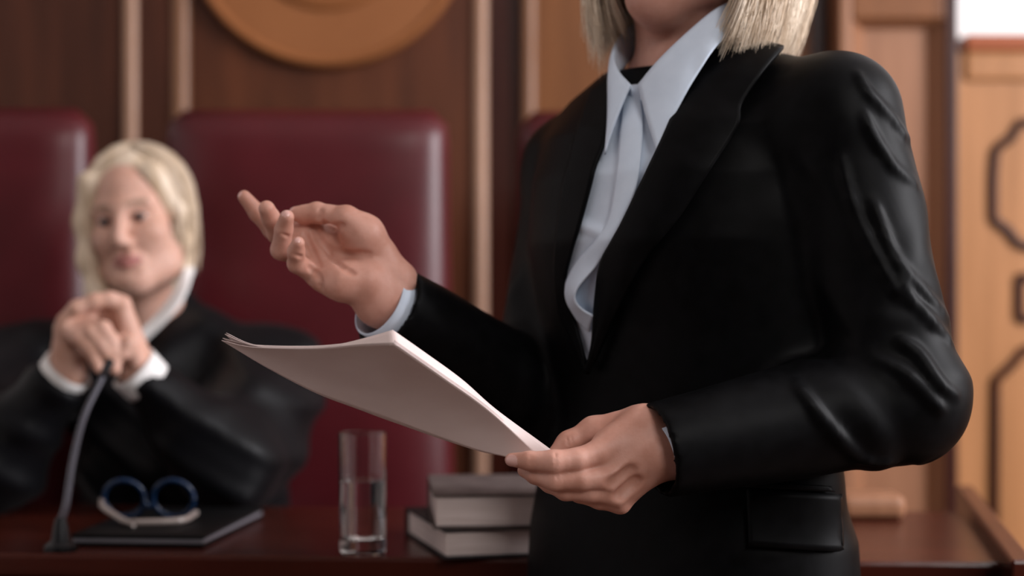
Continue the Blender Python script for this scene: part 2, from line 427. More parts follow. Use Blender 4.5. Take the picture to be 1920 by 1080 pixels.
# round carved disc on the back wall
dz, dx, dr = WZ(-144, 3.56), WX(612, 3.56), 268.6/FPX*3.56
emb = empty('wall_emblem', (dx, YW-.03, dz)); tag(emb, 'large round wooden disc fixed to the panelling above the maroon chair', 'wall emblem')
def disc_lathe(name, prof, mt):
    v, f = lathe(prof, 96); V = np.stack([dx+v[:, 0], YW-v[:, 2], dz+v[:, 1]], 1); return mesh(name, V, f, mt, emb, sharp=.5)
disc_lathe('backing_board', [(0, .026), (dr*.93, .026), (dr*.955, .034), (dr*.975, .034), (dr*.995, .028), (dr, .018), (dr, 0), (0, 0)], M['disc'])
v, f = lathe([(0, .040), (.14, .0385), (.158, .036), (.166, .030), (.168, .024), (0, .024)], 72)
mesh('raised_boss', np.stack([dx+v[:, 0], YW-v[:, 2], dz+v[:, 1]], 1), f, M['disc'], emb)

# ------------------------------------------------------------------ judges' bench
ANG = math.radians(-3.6)
TZ = .80
def BP(s, t, z):            # bench coordinates: s along the front edge, t towards the back
    c, q = math.cos(ANG), math.sin(ANG); o = np.array([-.1, 2.195])
    return np.array([o[0]+c*s-q*t, o[1]+q*s+c*t, z])
bench = empty('judges_bench', (0, 2.4, 0)); tag(bench, 'long dark mahogany judges bench with moulded front edge', 'bench')
def bbox(name, s0, s1, t0, t1, z0, z1, mt, bv=.004):
    V = np.array([BP(s, t, z) for s in (s0, s1) for t in (t0, t1) for z in (z0, z1)])
    F = [(0, 1, 3, 2), (4, 6, 7, 5), (0, 4, 5, 1), (2, 3, 7, 6), (0, 2, 6, 4), (1, 5, 7, 3)]
    return bev(mesh(name, V, F, mt, bench, smooth=False), bv)
SE = .705
bbox('bench_top', -1.6, SE, 0, .50, TZ-.028, TZ, M['bench'], .005)
bbox('edge_moulding', -1.6, SE, .010, .03, TZ-.055, TZ-.028, M['bench'], .008)
bbox('front_panel', -1.6, SE, .03, .055, 0.0, TZ-.028, M['wood_red'])
bbox('back_lip', -1.6, SE, .485, .505, TZ-.05, TZ-.001, M['bench'])
# raised end rail, running away to the right of the woman
V = []
for (x, y) in ((.548, 2.03), (.672, 2.80)):
    for dx_, z in ((0, TZ-.03), (0, TZ+.021), (.026, TZ+.021), (.026, 0.0), (0, 0.0)): V.append((x+dx_, y, z))
F = [(0, 1, 6, 5), (1, 2, 7, 6), (2, 3, 8, 7), (3, 4, 9, 8), (4, 0, 5, 9), (0, 4, 3, 2, 1), (5, 6, 7, 8, 9)]
bev(mesh('end_rail', np.array(V), F, M['bench'], bench, smooth=False), .004)
# low polished block at the back of the bench
blk = P(1648, 962, 2.56)
bo = box('wooden_block', (blk[0]-.055, 2.545, TZ+.0005), (blk[0]+.036, 2.63, TZ+.034), M['wood_tan'], None, .012, loc=(blk[0], 2.58, TZ), seg=3)
tag(bo, 'low rounded tan wooden block on the bench beside the black jacket', 'block')

# ------------------------------------------------------------------ chairs
def rounded_slab(cx, y0, t, z0, z1, wt, wb, bulge, nz=40, nu=64):
    """upholstered back: rounded-box outline in section, rounded top, slight belly"""
    V = []
    for i in range(nz):
        q = i/(nz-1); z = z0+(z1-z0)*q
        top = max(0, (z-(z1-.045))/.045); sh = math.sqrt(max(0, 1-top*top)); bot = max(0, ((z0+.03)-z)/.03); sh2 = math.sqrt(max(0, 1-bot*bot))
        hw = (wb+(wt-wb)*q)/2-.045*(1-sh)*.6-.03*(1-sh2); ht = (t/2)*(.25+.75*sh)*(.3+.7*sh2)
        for k in range(nu):
            a = 2*math.pi*k/nu; c, s = math.cos(a), math.sin(a)
            e = .42
            x = math.copysign(abs(c)**e, c)*hw
            yy = math.copysign(abs(s)**.75, s)*ht
            if s < 0: yy -= bulge*(1-(x/hw)**2)*math.sin(math.pi*min(1, q*1.0))
            V.append((cx+x, y0+t/2+yy, z))
    F = [tuple(f) for f in grid_faces(nz, nu, False, True)]; F.append(tuple(range(nu))); F.append(tuple(range((nz-1)*nu, nz*nu))[::-1])
    return np.array(V), F
def make_chair(cx, y0, ztop, wt, wb, label):
    r = empty('high_backed_chair', (cx, y0-.22, 0)); tag(r, label, 'chair', 'high-backed chairs behind the bench')
    v, f = rounded_slab(cx, y0, .115, .44, ztop, wt, wb, .018); mesh('backrest', v, f, M['leather'], r)
    v, f = rounded_slab(cx, y0-.42, .42, .37, .49, wb*.98, wb*.98, 0, 20, 64); mesh('seat', v, f, M['leather'], r)
    for sx in (-1, 1):
        for yy in (y0-.42, y0+.03):
            x = cx+sx*(wb/2-.04); p = np.array([(x, yy, 0), (x, yy, .39)]); v, f = tube_mesh(p, [.016, .022], 12); mesh('leg', v, f, M['wood_red'], r)
    return r
c1l, c1r = WX(301, 3.08), WX(833, 3.08)
make_chair((c1l+c1r)/2+.005, 3.06, WZ(205, 3.10), c1r-c1l, c1r-c1l+.035, 'tall maroon leather chair below the round disc, right of the judge')
make_chair(WX(970, 3.08)+(c1r-c1l)/2, 3.06, WZ(208, 3.10), c1r-c1l, c1r-c1l+.03, 'tall maroon leather chair mostly hidden behind the standing person')
make_chair(WX(166, 3.08)-(c1r-c1l)/2, 3.06, WZ(203, 3.10), c1r-c1l, c1r-c1l+.03, 'tall maroon leather chair cut by the left edge, left of the judge')

# ------------------------------------------------------------------ things on the bench
gx = (680-960)/FPX*2.228; gy = 2.228; gr = .0292; gh = .1455
pr_ = [(0, .0), (.0245, .0), (.0275, .002), (.0282, .006), (gr-.001, .05), (gr, gh-.001), (gr-.0009, gh), (gr-.0018, gh-.001), (gr-.0026, .05), (.0252, .019), (.022, .0165), (0, .0155)]
v, f = lathe(pr_, 72, (gx, gy, TZ+.0006))
tag(mesh('drinking_glass', v, f, M['glass'], loc=(gx, gy, TZ), sharp=.5), 'tall straight clear glass half full of water on the bench', 'glass')
wl = .088
v, f = lathe([(0, .0158), (.0219, .0168), (.0249, .0193), (gr-.00285, .05), (gr-.0026, wl), (gr-.003, wl-.0003), (0, wl-.0006)], 72, (gx, gy, TZ+.0006))
tag(mesh('water', v, f, M['water'], loc=(gx, gy, TZ+.02), sharp=.5), 'clear water standing inside the tall glass', 'water', kind='stuff')
# books
def book(corner, ang, wdt, dep, th, cov, label, cat='book'):
    c, s = math.cos(ang), math.sin(ang); cx, cy, z0 = corner
    r = empty('hardback_book', corner); tag(r, label, cat, 'hardback books stacked on the bench')
    def B(nm, a0, a1, b0, b1, z_0, z_1, mt, bv):
        V = np.array([(cx+c*a-s*b, cy+s*a+c*b, z0+z) for a in (a0, a1) for b in (b0, b1) for z in (z_0, z_1)])
        F = [(0, 1, 3, 2), (4, 6, 7, 5), (0, 4, 5, 1), (2, 3, 7, 6), (0, 2, 6, 4), (1, 5, 7, 3)]
        return bev(mesh(nm, V, F, mt, r, smooth=False), bv)
    ct = .003
    B('page_block', .004, wdt-.004, .004, dep-.006, ct, th-ct, M['pages'], .0015)
    B('front_cover', 0, wdt, 0, dep, th-ct, th, cov, .001); B('back_cover', 0, wdt, 0, dep, 0, ct, cov, .001)
    B('spine', 0, wdt, dep-.005, dep, 0, th, cov, .001)
c0 = P(832, 1055, 2.172)
book((c0[0], c0[1], TZ+.0006), math.radians(14.5), .175, .235, .035, M['cover_black'], 'thick black hardback lying flat at the bottom of the pair on the bench')
c1 = P(812, 1003, 2.17)
book((c1[0], 2.172, TZ+.0362), math.radians(4.2), .18, .235, .041, M['cover'], 'brown-grey hardback lying on top of the black book')
# folder with spectacles
fa = -.352; folder = empty('document_folder', (-.47, 2.42, TZ)); tag(folder, 'flat black leather folder on the bench under the blue spectacles', 'folder')
fq = [np.array(p) for p in ((-.545, 2.284), (-.378, 2.270), (-.345, 2.565), (-.520, 2.575))]
def flat(name, q, z0, z1, mt, ins=0):
    ce = sum(q)/4; q = [ce+(p-ce)*(1-ins) for p in q]
    V = np.array([(*p, z) for z in (z0, z1) for p in q]); F = [(3, 2, 1, 0), (4, 5, 6, 7)]+[(i, (i+1) % 4, 4+(i+1) % 4, 4+i) for i in range(4)]
    return bev(mesh(name, V, F, mt, folder, smooth=False), .002)
flat('lower_cover', fq, TZ+.0005, TZ+.005, M['folder']); flat('contents', fq, TZ+.005, TZ+.011, M['folder_edge'], .012); flat('upper_cover', fq, TZ+.011, TZ+.016, M['folder'])
ga = np.array([-.4755, 2.42, TZ+.0165])
sp = empty('spectacles', ga); tag(sp, 'blue round-rimmed spectacles lying upside down on the black folder', 'spectacles')
for sx, cxp in ((-1, 233), (1, 325)):
    cen = P(cxp, 944, 2.43); cen[2] = max(cen[2], TZ+.0165+.027)
    a = np.linspace(0, 2*math.pi, 41)
    p = np.stack([cen[0]+.0265*np.cos(a), cen[1]-.008*np.sin(a), cen[2]+.0245*np.sin(a)], 1)
    v, f = tube_mesh(p, .0036, 8); rim = mesh('rim', v, f, M['blue_frame'], sp)
    lv = [(cen[0]+.0262*q*math.cos(t), cen[1]-.008*q*math.sin(t)+o_, cen[2]+.0242*q*math.sin(t)) for o_ in (-.0006, .0006) for q in (1,) for t in a[:-1]]
    k = len(a)-1
    mesh('lens', np.array(lv), [tuple(range(k)), tuple(range(2*k-1, k-1, -1))]+[(i, (i+1) % k, k+(i+1) % k, k+i) for i in range(k)], M['lens'], rim, smooth=False)
lc, rc = P(233, 944, 2.43), P(325, 944, 2.43)
v, f = tube_mesh(cr([lc+[.026, 0, .004], (lc+rc)/2+[0, 0, -.004], rc+[-.026, 0, .004]], 14), .0032, 8); mesh('bridge', v, f, M['blue_frame'], sp)
zt_ = TZ+.0205
v, f = tube_mesh(cr([(rc[0]+.029, 2.43, TZ+.024), (rc[0]+.02, 2.375, TZ+.0215), (rc[0]-.03, 2.36, zt_), (lc[0]+.01, 2.365, zt_)], 24), .0045, 8); mesh('temple', v, f, M['pale_frame'], sp)
v, f = tube_mesh(cr([(lc[0]-.030, 2.43, TZ+.040), (lc[0]-.02, 2.395, TZ+.036), (lc[0]+.012, 2.36, TZ+.024), (lc[0]+.03, 2.345, zt_)], 24), .0042, 8); mesh('temple', v, f, M['pale_frame'], sp)
# microphone
mb = P(114, 1038, 2.252); mic = empty('gooseneck_microphone', (mb[0], mb[1], TZ)); tag(mic, 'thin grey gooseneck microphone rising from the bench to the clasped hands', 'microphone')
v, f = lathe([(0, 0), (.020, 0), (.020, .006), (.012, .012), (.008, .034), (.0055, .04), (0, .04)], 32, (mb[0], mb[1], TZ+.0006)); mesh('base', v, f, M['black_metal'], mic, sharp=.5)
gp = cr([(mb[0], mb[1], TZ+.036), P(124, 945, 2.29), P(137, 862, 2.34), P(158, 780, 2.39), P(193, 706, 2.43)], 50)
v, f = tube_mesh(gp, np.linspace(.0052, .0042, 50), 12); mesh('gooseneck', v, f, M['steel'], mic)
v, f = tube_mesh(cr([gp[-1], P(200, 690, 2.445), P(206, 678, 2.455)], 8), .0058, 12); mesh('microphone_head', v, f, M['black_metal'], mic)

# ------------------------------------------------------------------ the standing woman
YAW = math.radians(48)
Fw = np.array([-math.sin(YAW), -math.cos(YAW), 0]); Lw = np.array([math.cos(YAW), -math.sin(YAW), 0]); O = np.array([.195, 2.05, 0])
def W(fv, l, z): return O+fv*Fw+l*Lw+np.array([0, 0, z])
tz = [.60, .70, .85, .97, 1.08, 1.17, 1.24, 1.29, 1.335, 1.37, 1.42]
ta = [.222, .218, .208, .170, .172, .178, .182, .180, .150, .090, .05]
tb = [.150, .148, .142, .122, .122, .130, .124, .110, .090, .070, .04]
tc = [0, 0, .0, .012, .022, .032, .026, .014, .0, .0, .0]
def torso(p, off=0):
    X, Y, Z = p; dx, dy = X-O[0], Y-O[1]
    fv = dx*Fw[0]+dy*Fw[1]; l = dx*Lw[0]+dy*Lw[1]
    a = np.interp(Z, tz, ta)+off; b = np.interp(Z, tz, tb)+off; c = np.interp(Z, tz, tc)
    k = np.sqrt((l/a)**2+((fv-c)/b)**2)
    d = (k-1)*np.minimum(a, b)
    d = -smin(-d, -((Y+.06*(X-.2))-2.160+np.maximum(Z-.86, 0)*-.6), .02)     # seat of the jacket just clear of the bench
    return np.maximum(d, np.maximum(Z-1.36, .675-Z))
SHL, SHR = W(-.01, .200, 1.298), W(-.01, -.190, 1.262)
ELL = P(1690, 748, 1.872); WRL = P(1231, 851, 1.79)
ELR = P(1015, 756, 2.10); WRR = P(712, 566, 1.953)
NB = W(.012, 0, 1.30)
def upper(p, off=0):
    d = torso(p, off)
    d = smin(d, d_cone(p, W(-.015, .07, 1.322), SHL, .052+off, .056+off), .05)
    d = smin(d, d_cone(p, W(-.005, .150, 1.18), W(.01, .150, .93), .048+off, .045+off), .05)
    d = smin(d, d_cone(p, W(-.015, -.07, 1.312), SHR, .050+off, .056+off), .05)
    return d
def trace(pix, fn, off=0, t0=1.4, t1=2.6):
    pix = np.asarray(pix, float).reshape(-1, 2)
    D = np.stack([(pix[:, 0]-960)/FPX, np.ones(len(pix)), -(pix[:, 1]-540)/FPX], 1)
    t = np.full(len(pix), t0); best = np.full(len(pix), 9.); bt = t.copy()
    for _ in range(140):
        q = CAM+D*t[:, None]; d = fn([q[:, 0], q[:, 1], q[:, 2]], off)
        m = np.abs(d) < best; best = np.where(m, np.abs(d), best); bt = np.where(m, t, bt)
        t = np.clip(t+np.clip(d, -.02, .02)*.6, t0, t1)
    return CAM+D*bt[:, None]
def normals(q, fn, off=0, h=.004):
    g = []
    for k in range(3):
        e = np.zeros(3); e[k] = h
        a = q+e; b = q-e; g.append(fn([a[:, 0], a[:, 1], a[:, 2]], off)-fn([b[:, 0], b[:, 1], b[:, 2]], off))
    g = np.stack(g, 1); return g/(np.linalg.norm(g, axis=1)[:, None]+1e-9)
def drape(name, e1, e2, fn, off, mt, parent, m=60, k=14, thick=.003, fold=None, lift=None):
    """cloth panel between two outlines, laid over the body surface fn at height off"""
    A = cr(e1, m); B = cr(e2, m); U = np.linspace(0, 1, k)
    pix = (A[:, None, :]*(1-U)[None, :, None]+B[:, None, :]*U[None, :, None]).reshape(-1, 2)
    q = trace(pix, fn, off); nn = normals(q, fn, off)
    h = np.zeros(len(q))
    if fold is not None: h = fold(pix, np.repeat(np.linspace(0, 1, m), k), np.tile(U, m))
    q = q+nn*h[:, None]
    o = mesh(name, q, grid_faces(m, k), mt, parent)
    if thick: solid(o, thick, 0)
    return o

woman = empty('person', (O[0], O[1], 0)); tag(woman, 'standing person in black suit and pale blue shirt, gesturing and holding papers', 'person')
# ---- body: head, neck, trunk, arms and both hands in one surface
hx = np.array([.203, 2.02, 1.534])
RW = np.stack([Lw, Fw, np.array([0, 0, 1.])], 1)
fx = [(-.302, -.10), (-.02, .152)]; fy = [(1.742, 1.99)]; fz = [(.895, 1.018), (1.075, 1.245)]
fld = Field(axis(-.32, .50, .0036, fx, .0013), axis(1.70, 2.36, .0040, fy, .0014), axis(.03, 1.68, .0046, fz, .0013))
TW = head(fld, hx, RW, 1.0)
fld.cone(W(-.005, 0, 1.27), W(.012, 0, 1.47), .062, .050, .025)
for i in (-1, 1): fld.cone(W(.055, i*.012, 1.315), W(-.01, i*.052, 1.47), .009, .010, .014)
fld.groove([W(.072, -.04, 1.405), W(.078, 0, 1.398), W(.072, .045, 1.405)], .0015, .006)
fld.groove([W(.070, -.04, 1.378), W(.074, 0, 1.371), W(.070, .045, 1.376)], .0012, .006)
fld.cone(TW(0, .055, -.118), TW(0, 0, -.10), .016, .03, .03)
fld.add(lambda p: torso(p, -.022), (-.05, 1.82, .70), (.44, 2.28, 1.36), .03)
fld.chain([W(-.015, -.07, 1.29), SHR, ELR], [.035, .040, .034], .03); fld.chain([ELR, WRR], [.034, .0245], .02)
fld.chain([W(-.015, .07, 1.30), SHL, ELL], [.035, .040, .035], .03); fld.chain([ELL, WRL], [.035, .0235], .02)
for i in (-1, 1): fld.chain([W(.03, i*.08, .78), W(.06, i*.085, .46), W(.03, i*.085, .09)], [.075, .055, .036], .03)
# right hand, palm towards the camera
h = lambda x, y, d: P(x, y, d)
K = .010
fld.chain([WRR, h(742, 528, 1.955), h(716, 505, 1.954)], [.0235, .0215, .0205], K); fld.chain([WRR, h(727, 560, 1.948), h(700, 545, 1.944)], [.0235, .0205, .0205], K)
mc = [((716, 498, 1.957), (578, 424, 1.966), .0175, .0125), ((714, 512, 1.955), (566, 448, 1.959), .0185, .0122), ((706, 532, 1.950), (570, 480, 1.951), .0185, .0118), ((696, 546, 1.944), (594, 515, 1.944), .0185, .0118)]
for a, b, r1, r2 in mc: fld.cone(h(*a), h(*b), r1, r2, .014)
fld.chain([h(708, 468, 1.950), h(682, 440, 1.941), h(648, 409, 1.934)], [.0165, .0195, .0135], .014)
fld.chain([h(690, 525, 1.934), h(640, 528, 1.932), h(606, 522, 1.934)], [.0175, .0180, .0135], .012)
KF = .0035
def finger(pts, rad, k=KF): fld.chain([h(*p) for p in pts], rad, k)
finger([(650, 409, 1.938), (618, 404, 1.940), (594, 399, 1.944), (572, 402, 1.947), (555, 401, 1.948)], [.0135, .0108, .0112, .0098, .0082])
finger([(578, 424, 1.972), (512, 430, 1.988), (483, 399, 1.986), (458, 369, 1.979)], [.0118, .0108, .0094, .0072])
finger([(566, 448, 1.960), (520, 438, 1.958), (508, 409, 1.945), (500, 391, 1.936)], [.0122, .0108, .0098, .0086])
finger([(570, 480, 1.951), (527, 468, 1.938), (532, 430, 1.922), (538, 407, 1.912)], [.0116, .0108, .0094, .0076])
finger([(594, 515, 1.944), (557, 494, 1.924), (555, 472, 1.912), (559, 456, 1.904)], [.0116, .0100, .0088, .0070])
# palm creases and the joint creases
for pts, r, k in (([(590, 424), (601, 452), (634, 474), (690, 478)], .0016, .006), ([(573, 440), (586, 470), (600, 500)], .0008, .005), ([(600, 545), (598, 520), (580, 500)], .0008, .005),
                  ([(606, 420), (622, 428), (642, 424)], .0012, .006), ([(602, 393), (600, 406), (596, 412)], .0005, .004),
                  ([(530, 440), (541, 444)], .0003, .003), ([(548, 478), (566, 482)], .0004, .003), ([(612, 468), (636, 496), (662, 512)], .0003, .006)):
    fld.crease(pts, r, k, 1.85, 2.02)
nl = [(fld.hit(535, 399, 1.85, 2.02), .0046), (fld.hit(449, 363, 1.85, 2.02), .0036), (fld.hit(558, 449, 1.85, 2.02), .0034), (fld.hit(546, 392, 1.85, 2.02), .0034)]
# left hand, back of the hand towards the camera, closed on the papers
fld.chain([WRL+[.05, .01, .004], h(1226, 812, 1.802), h(1212, 803, 1.802)], [.022, .0195, .0198], K); fld.chain([WRL+[.05, .01, -.004], h(1226, 858, 1.799), h(1214, 862, 1.80)], [.022, .0205, .0205], K)
mc = [((1210, 802, 1.802), (1122, 850, 1.777), .0200, .0128), ((1212, 828, 1.797), (1148, 896, 1.773), .0200, .0120), ((1212, 852, 1.799), (1154, 926, 1.781), .0195, .0114), ((1212, 870, 1.803), (1163, 943, 1.793), .0185, .0104)]
for a, b, r1, r2 in mc: fld.cone(h(*a), h(*b), r1, r2, .013)
fld.cone(h(1198, 806, 1.808), h(1140, 835, 1.795), .019, .015, .014)
fld.chain([h(1190, 792, 1.818), h(1112, 806, 1.822), h(1066, 831, 1.818), h(1034, 861, 1.810)], [.0155, .0122, .0108, .0085], .008)
finger([(1122, 850, 1.777), (1082, 862, 1.766), (1038, 866, 1.761), (992, 864, 1.764), (959, 862, 1.771)], [.0128, .0112, .0112, .0090, .0066])
finger([(1148, 896, 1.773), (1092, 900, 1.766), (1040, 901, 1.766), (1004, 891, 1.774), (983, 882, 1.782)], [.0120, .0098, .0100, .0086, .0068])
finger([(1154, 926, 1.781), (1106, 924, 1.776), (1060, 920, 1.778), (1030, 908, 1.788), (1008, 897, 1.796)], [.0114, .0092, .0094, .0080, .0064])
finger([(1163, 943, 1.793), (1124, 938, 1.789), (1086, 926, 1.790), (1055, 914, 1.800), (1036, 905, 1.806)], [.0104, .0086, .0084, .0072, .006])
for pts, r, k in (([(1041, 849), (1042, 883)], .0001, .0016), ([(995, 853), (995, 874)], .0001, .0016),
                  ([(1062, 818), (1066, 836)], .0001, .0016), ([(1070, 815), (1074, 834)], .0001, .0016), ([(1036, 894), (1038, 912)], .0001, .0016), ([(1044, 892), (1046, 912)], .0001, .0016),
                  ([(1146, 908), (1162, 902), (1186, 882)], .0008, .010), ([(1160, 932), (1176, 920), (1194, 902)], .0006, .010)):
    fld.crease(pts, r, k, 1.70, 1.86)
nl += [(fld.hit(957, 865, 1.70, 1.86), .0072)]
v, q = fld.mesh(2)
body = mesh('body', v, q, [M['skin'], M['lip'], M['brow'], M['eye'], M['nail']], woman)
def near(c0_, r): return lambda c: np.linalg.norm(c-c0_, axis=1) < r
nails = [(near(*x), 4) for x in nl]
paint(body, head_zones(hx, RW, 1.0)+nails)
del fld
# ---- hair
spec = dict(alpha=(48, 180), front=74, depth=.020, part=0.0, ragged=.010, curl=.014, spread=-.012, back=.027, clumps=240,
            length=lambda sd, al: np.interp(al, [40, 70, 100, 130, 180], [-.150, -.158, -.158, -.146, -.138])+(.014 if sd < 0 else 0))
hf = Field(axis(.05, .36, .003), axis(1.85, 2.2, .003), axis(1.37, 1.68, .003))
hf.ell(TW(0, -.012, .038), (.081, .103, .087), RW, .01)
hf.add(lambda p: np.maximum(d_ell(p, TW(0, -.030, -.04), (.084, .085, .14), RW), TW(0, 0, -.105)[2]-p[2]), (.05, 1.85, 1.38), (.36, 2.2, 1.65), .02)
cf = TW(0, .092, -.012); hf.cut(lambda p: d_ell(p, cf, (.066, .078, .106), RW), cf-.12, cf+.12, .01)
cn = TW(0, .0, -.16); hf.cut(lambda p: d_ell(p, cn, (.062, .075, .095), RW), cn-.12, cn+.12, .01)
v, q = hf.mesh(2)
hair = mesh('hair', v, q, M['hair'], woman)
strands('hair_strands', TW, (0, -.012, .036), (.082, .103, .086), spec, [M['hair']], hair, 3, .00055, 6500)
# ---- jacket with sleeves
def smooth_ridge(x, w=3): return ((1+np.cos(x))*.5)**w
def arm(p, a, b, ra, rb, fold=None):
    a = np.asarray(a, float); b = np.asarray(b, float); ab = b-a; L = ab.dot(ab); u = ab/np.sqrt(L)
    s = np.cross(u, [0, 0, 1.]); s /= np.linalg.norm(s)+1e-9; t3 = np.cross(u, s)
    q = [p[i]-a[i] for i in range(3)]; t = (q[0]*ab[0]+q[1]*ab[1]+q[2]*ab[2])/L; tcl = np.clip(t, 0, 1)
    d = np.sqrt(sum((q[i]-tcl*ab[i])**2 for i in range(3)))-(ra+(rb-ra)*tcl)
    if fold is not None:
        ang = np.arctan2(sum(q[i]*t3[i] for i in range(3)), sum(q[i]*s[i] for i in range(3)))
        d = d-fold(tcl, ang)*np.clip(1-np.abs(d)/.05, 0, 1)
    return d
def fold_upper(t, a):
    m = np.interp(t, [0, .10, .25, 1], [.15, .7, 1, 1])
    return (.0024*m*smooth_ridge(2*a+7.5*t+.8*np.sin(4*t)+.4, 5)
            + .0018*m*smooth_ridge(3*a+12*t+1.1*np.sin(3*a)+2.6, 6)
            + .0022*m*smooth_ridge(2*a-10*t+1.3, 6)
            + .0060*smooth_ridge(27*t+2.2*np.sin(a+.5)+.7*np.sin(3*a), 3)*np.clip((t-.70)/.2, 0, 1)) - .0015
def fold_fore(t, a):
    return .0060*smooth_ridge(21*t+2.2*np.sin(a)+1, 3)*np.clip((.42-t)/.3, 0, 1)+.0018*smooth_ridge(2*a+6*t, 4)-.0008
def cuff_end(a, b, e): u = (b-a)/np.linalg.norm(b-a); return b+u*e, u
CL, uL = cuff_end(ELL, WRL, 0.0); CR, uR = cuff_end(ELR, WRR, -.012)
def jacket(p, off=0):
    d = upper(p, off)
    def cap(dd, c, u): return np.maximum(dd, (p[0]-c[0])*u[0]+(p[1]-c[1])*u[1]+(p[2]-c[2])*u[2])
    al = smin(arm(p, SHL, ELL, .066, .061, fold_upper), cap(arm(p, ELL, WRL+uL*.03+np.array([0, 0, .0035]), .064, .0455, fold_fore), CL, uL), .020)
    ar = smin(arm(p, SHR, ELR, .060, .056, fold_upper), cap(arm(p, ELR, WRR+uR*.03, .058, .0455, fold_fore), CR, uR), .020)
    d = smin(smin(d, al, .022), ar, .022)
    for c, u, e, r in ((CL+np.array([0, 0, .0035]), uL, ELL, .0405), (CR, uR, ELR, .041)):       # hollow cuffs
        d = np.maximum(d, -d_cone(p, c-u*.05, c+u*.06, r, r))
    return d
jf = Field(axis(-.20, .52, .0042, [(.22, .49)], .0026), axis(1.70, 2.34, .0045, [(1.74, 1.98)], .0030), axis(.66, 1.42, .0042, [(.92, 1.36)], .0028))
sl, p = jf.sub((-9,)*3, (9,)*3)
for i in range(0, len(jf.ax[0]), 24):
    jf.F[i:i+24] = jacket([jf.ax[0][i:i+24][:, None, None], p[1], p[2]])
# drag folds of the sleeve: soft raised ridges of cloth running from shoulder to elbow
for pts, r in (([(1612, 140), (1622, 165), (1645, 192), (1672, 222), (1706, 268)], .0022), ([(1622, 215), (1640, 255), (1676, 312), (1716, 345)], .0024), ([(1640, 380), (1656, 428), (1683, 491), (1739, 554), (1776, 596)], .0044),
               ([(1690, 520), (1707, 560), (1746, 601), (1784, 646)], .0042), ([(1690, 640), (1723, 664), (1762, 719), (1794, 742)], .0050), ([(1640, 672), (1700, 702), (1750, 752), (1770, 770)], .0040),
               ([(1496, 722), (1518, 752), (1569, 814), (1622, 860), (1680, 866)], .0050), ([(1580, 300), (1600, 380), (1640, 470), (1690, 560)], .0026)):
    q = [jf.hit(x, y, 1.6, 2.1) for x, y in cr(pts, 16)]
    rr = r*.62*np.sin(np.linspace(.10, .95, 16)*math.pi)**.7
    q = [a+np.array([-.0012, .0028, 0]) for a in q]
    jf.chain(q, rr, .010)
# neck opening
jf.cut(lambda p: d_cone(p, W(.03, 0, 1.28), W(0, 0, 1.50), .060, .082), W(-.12, -.12, 1.2)-.05, W(.12, .12, 1.5)+.05, .006)
v, q = jf.mesh(2)
jacket_o = mesh('jacket', v, q, M['suit'], woman); del jf
# lapels, pocket
VL = [(1344, 78), (1289, 162), (1240, 269), (1201, 350), (1165, 425), (1130, 489), (1119, 560), (1114, 640), (1104, 695)]
VR = [(1146, 140), (1141, 200), (1138, 255), (1117, 311), (1107, 350), (1090, 412), (1070, 480), (1060, 530), (1074, 590), (1090, 645), (1103, 695)]
drape('lapel', VL, [(1470, 92), (1430, 140), (1392, 198), (1384, 240), (1322, 335), (1272, 412), (1207, 492), (1150, 600), (1106, 700)], upper, .010, M['suit'], jacket_o, 80, 16, .004,
      lambda px, v_, u_: .004*np.sin(np.pi*u_)+.002)
drape('lapel', VR, [(1108, 170), (1092, 215), (1078, 255), (1064, 311), (1054, 350), (1046, 412), (1040, 480), (1040, 530), (1050, 590), (1078, 645), (1100, 700)], upper, .011, M['suit'], jacket_o, 70, 10, .004)
drape('pocket_flap', [(1400, 918), (1566, 926), (1571, 926)], [(1404, 1024), (1566, 1034), (1575, 1026)], upper, .006, M['suit'], jacket_o, 24, 10, .005)
drape('pocket_welt', [(1398, 903), (1556, 911)], [(1398, 913), (1564, 922)], upper, .006, M['suit'], jacket_o, 20, 4, .004)
# ---- shirt
def shirt_fold(px, v_, u_):
    x, y = px[:, 0], px[:, 1]
    f = .004*np.exp(-((y-430-.42*(x-1110))/13)**2)*(x < 1185)+.003*np.exp(-((y-495+.62*(x-1100))/14)**2)
    f += .0025*np.sin((x+.28*y)/11.0)*np.clip((520-y)/300, 0, 1)*np.clip((y-200)/80, 0, 1)
    f += .007*np.exp(-((y-575)/38)**2)*np.clip((1115-x)/40, 0, 1)
    return f
SL = [(1132, 168), (1130, 220), (1109, 305), (1098, 350), (1082, 412), (1063, 480), (1054, 530), (1067, 590), (1085, 645), (1101, 685)]
SR = [(1322, 168), (1310, 200), (1280, 269), (1240, 350), (1205, 425), (1180, 489), (1150, 560), (1128, 640), (1106, 687)]
shirt = drape('shirt', SL, SR, upper, .003, M['shirt'], woman, 120, 44, .0016, shirt_fold)
PLa = [(1172, 168), (1166, 230), (1160, 300), (1152, 360), (1142, 412), (1118, 452), (1082, 492), (1066, 535), (1072, 580), (1090, 606), (1106, 622)]
PLb = [(1200, 160), (1206, 230), (1202, 300), (1192, 360), (1176, 412), (1152, 452), (1124, 496), (1102, 535), (1100, 562), (1110, 580), (1122, 588)]
drape('placket', PLa, PLb, upper, .006, M['shirt'], shirt, 80, 10, .002,
      lambda px, v_, u_: .001+.016*np.exp(-((px[:, 1]-548)/42)**2)*(.25+.75*u_)+.002*np.sin(np.pi*u_))
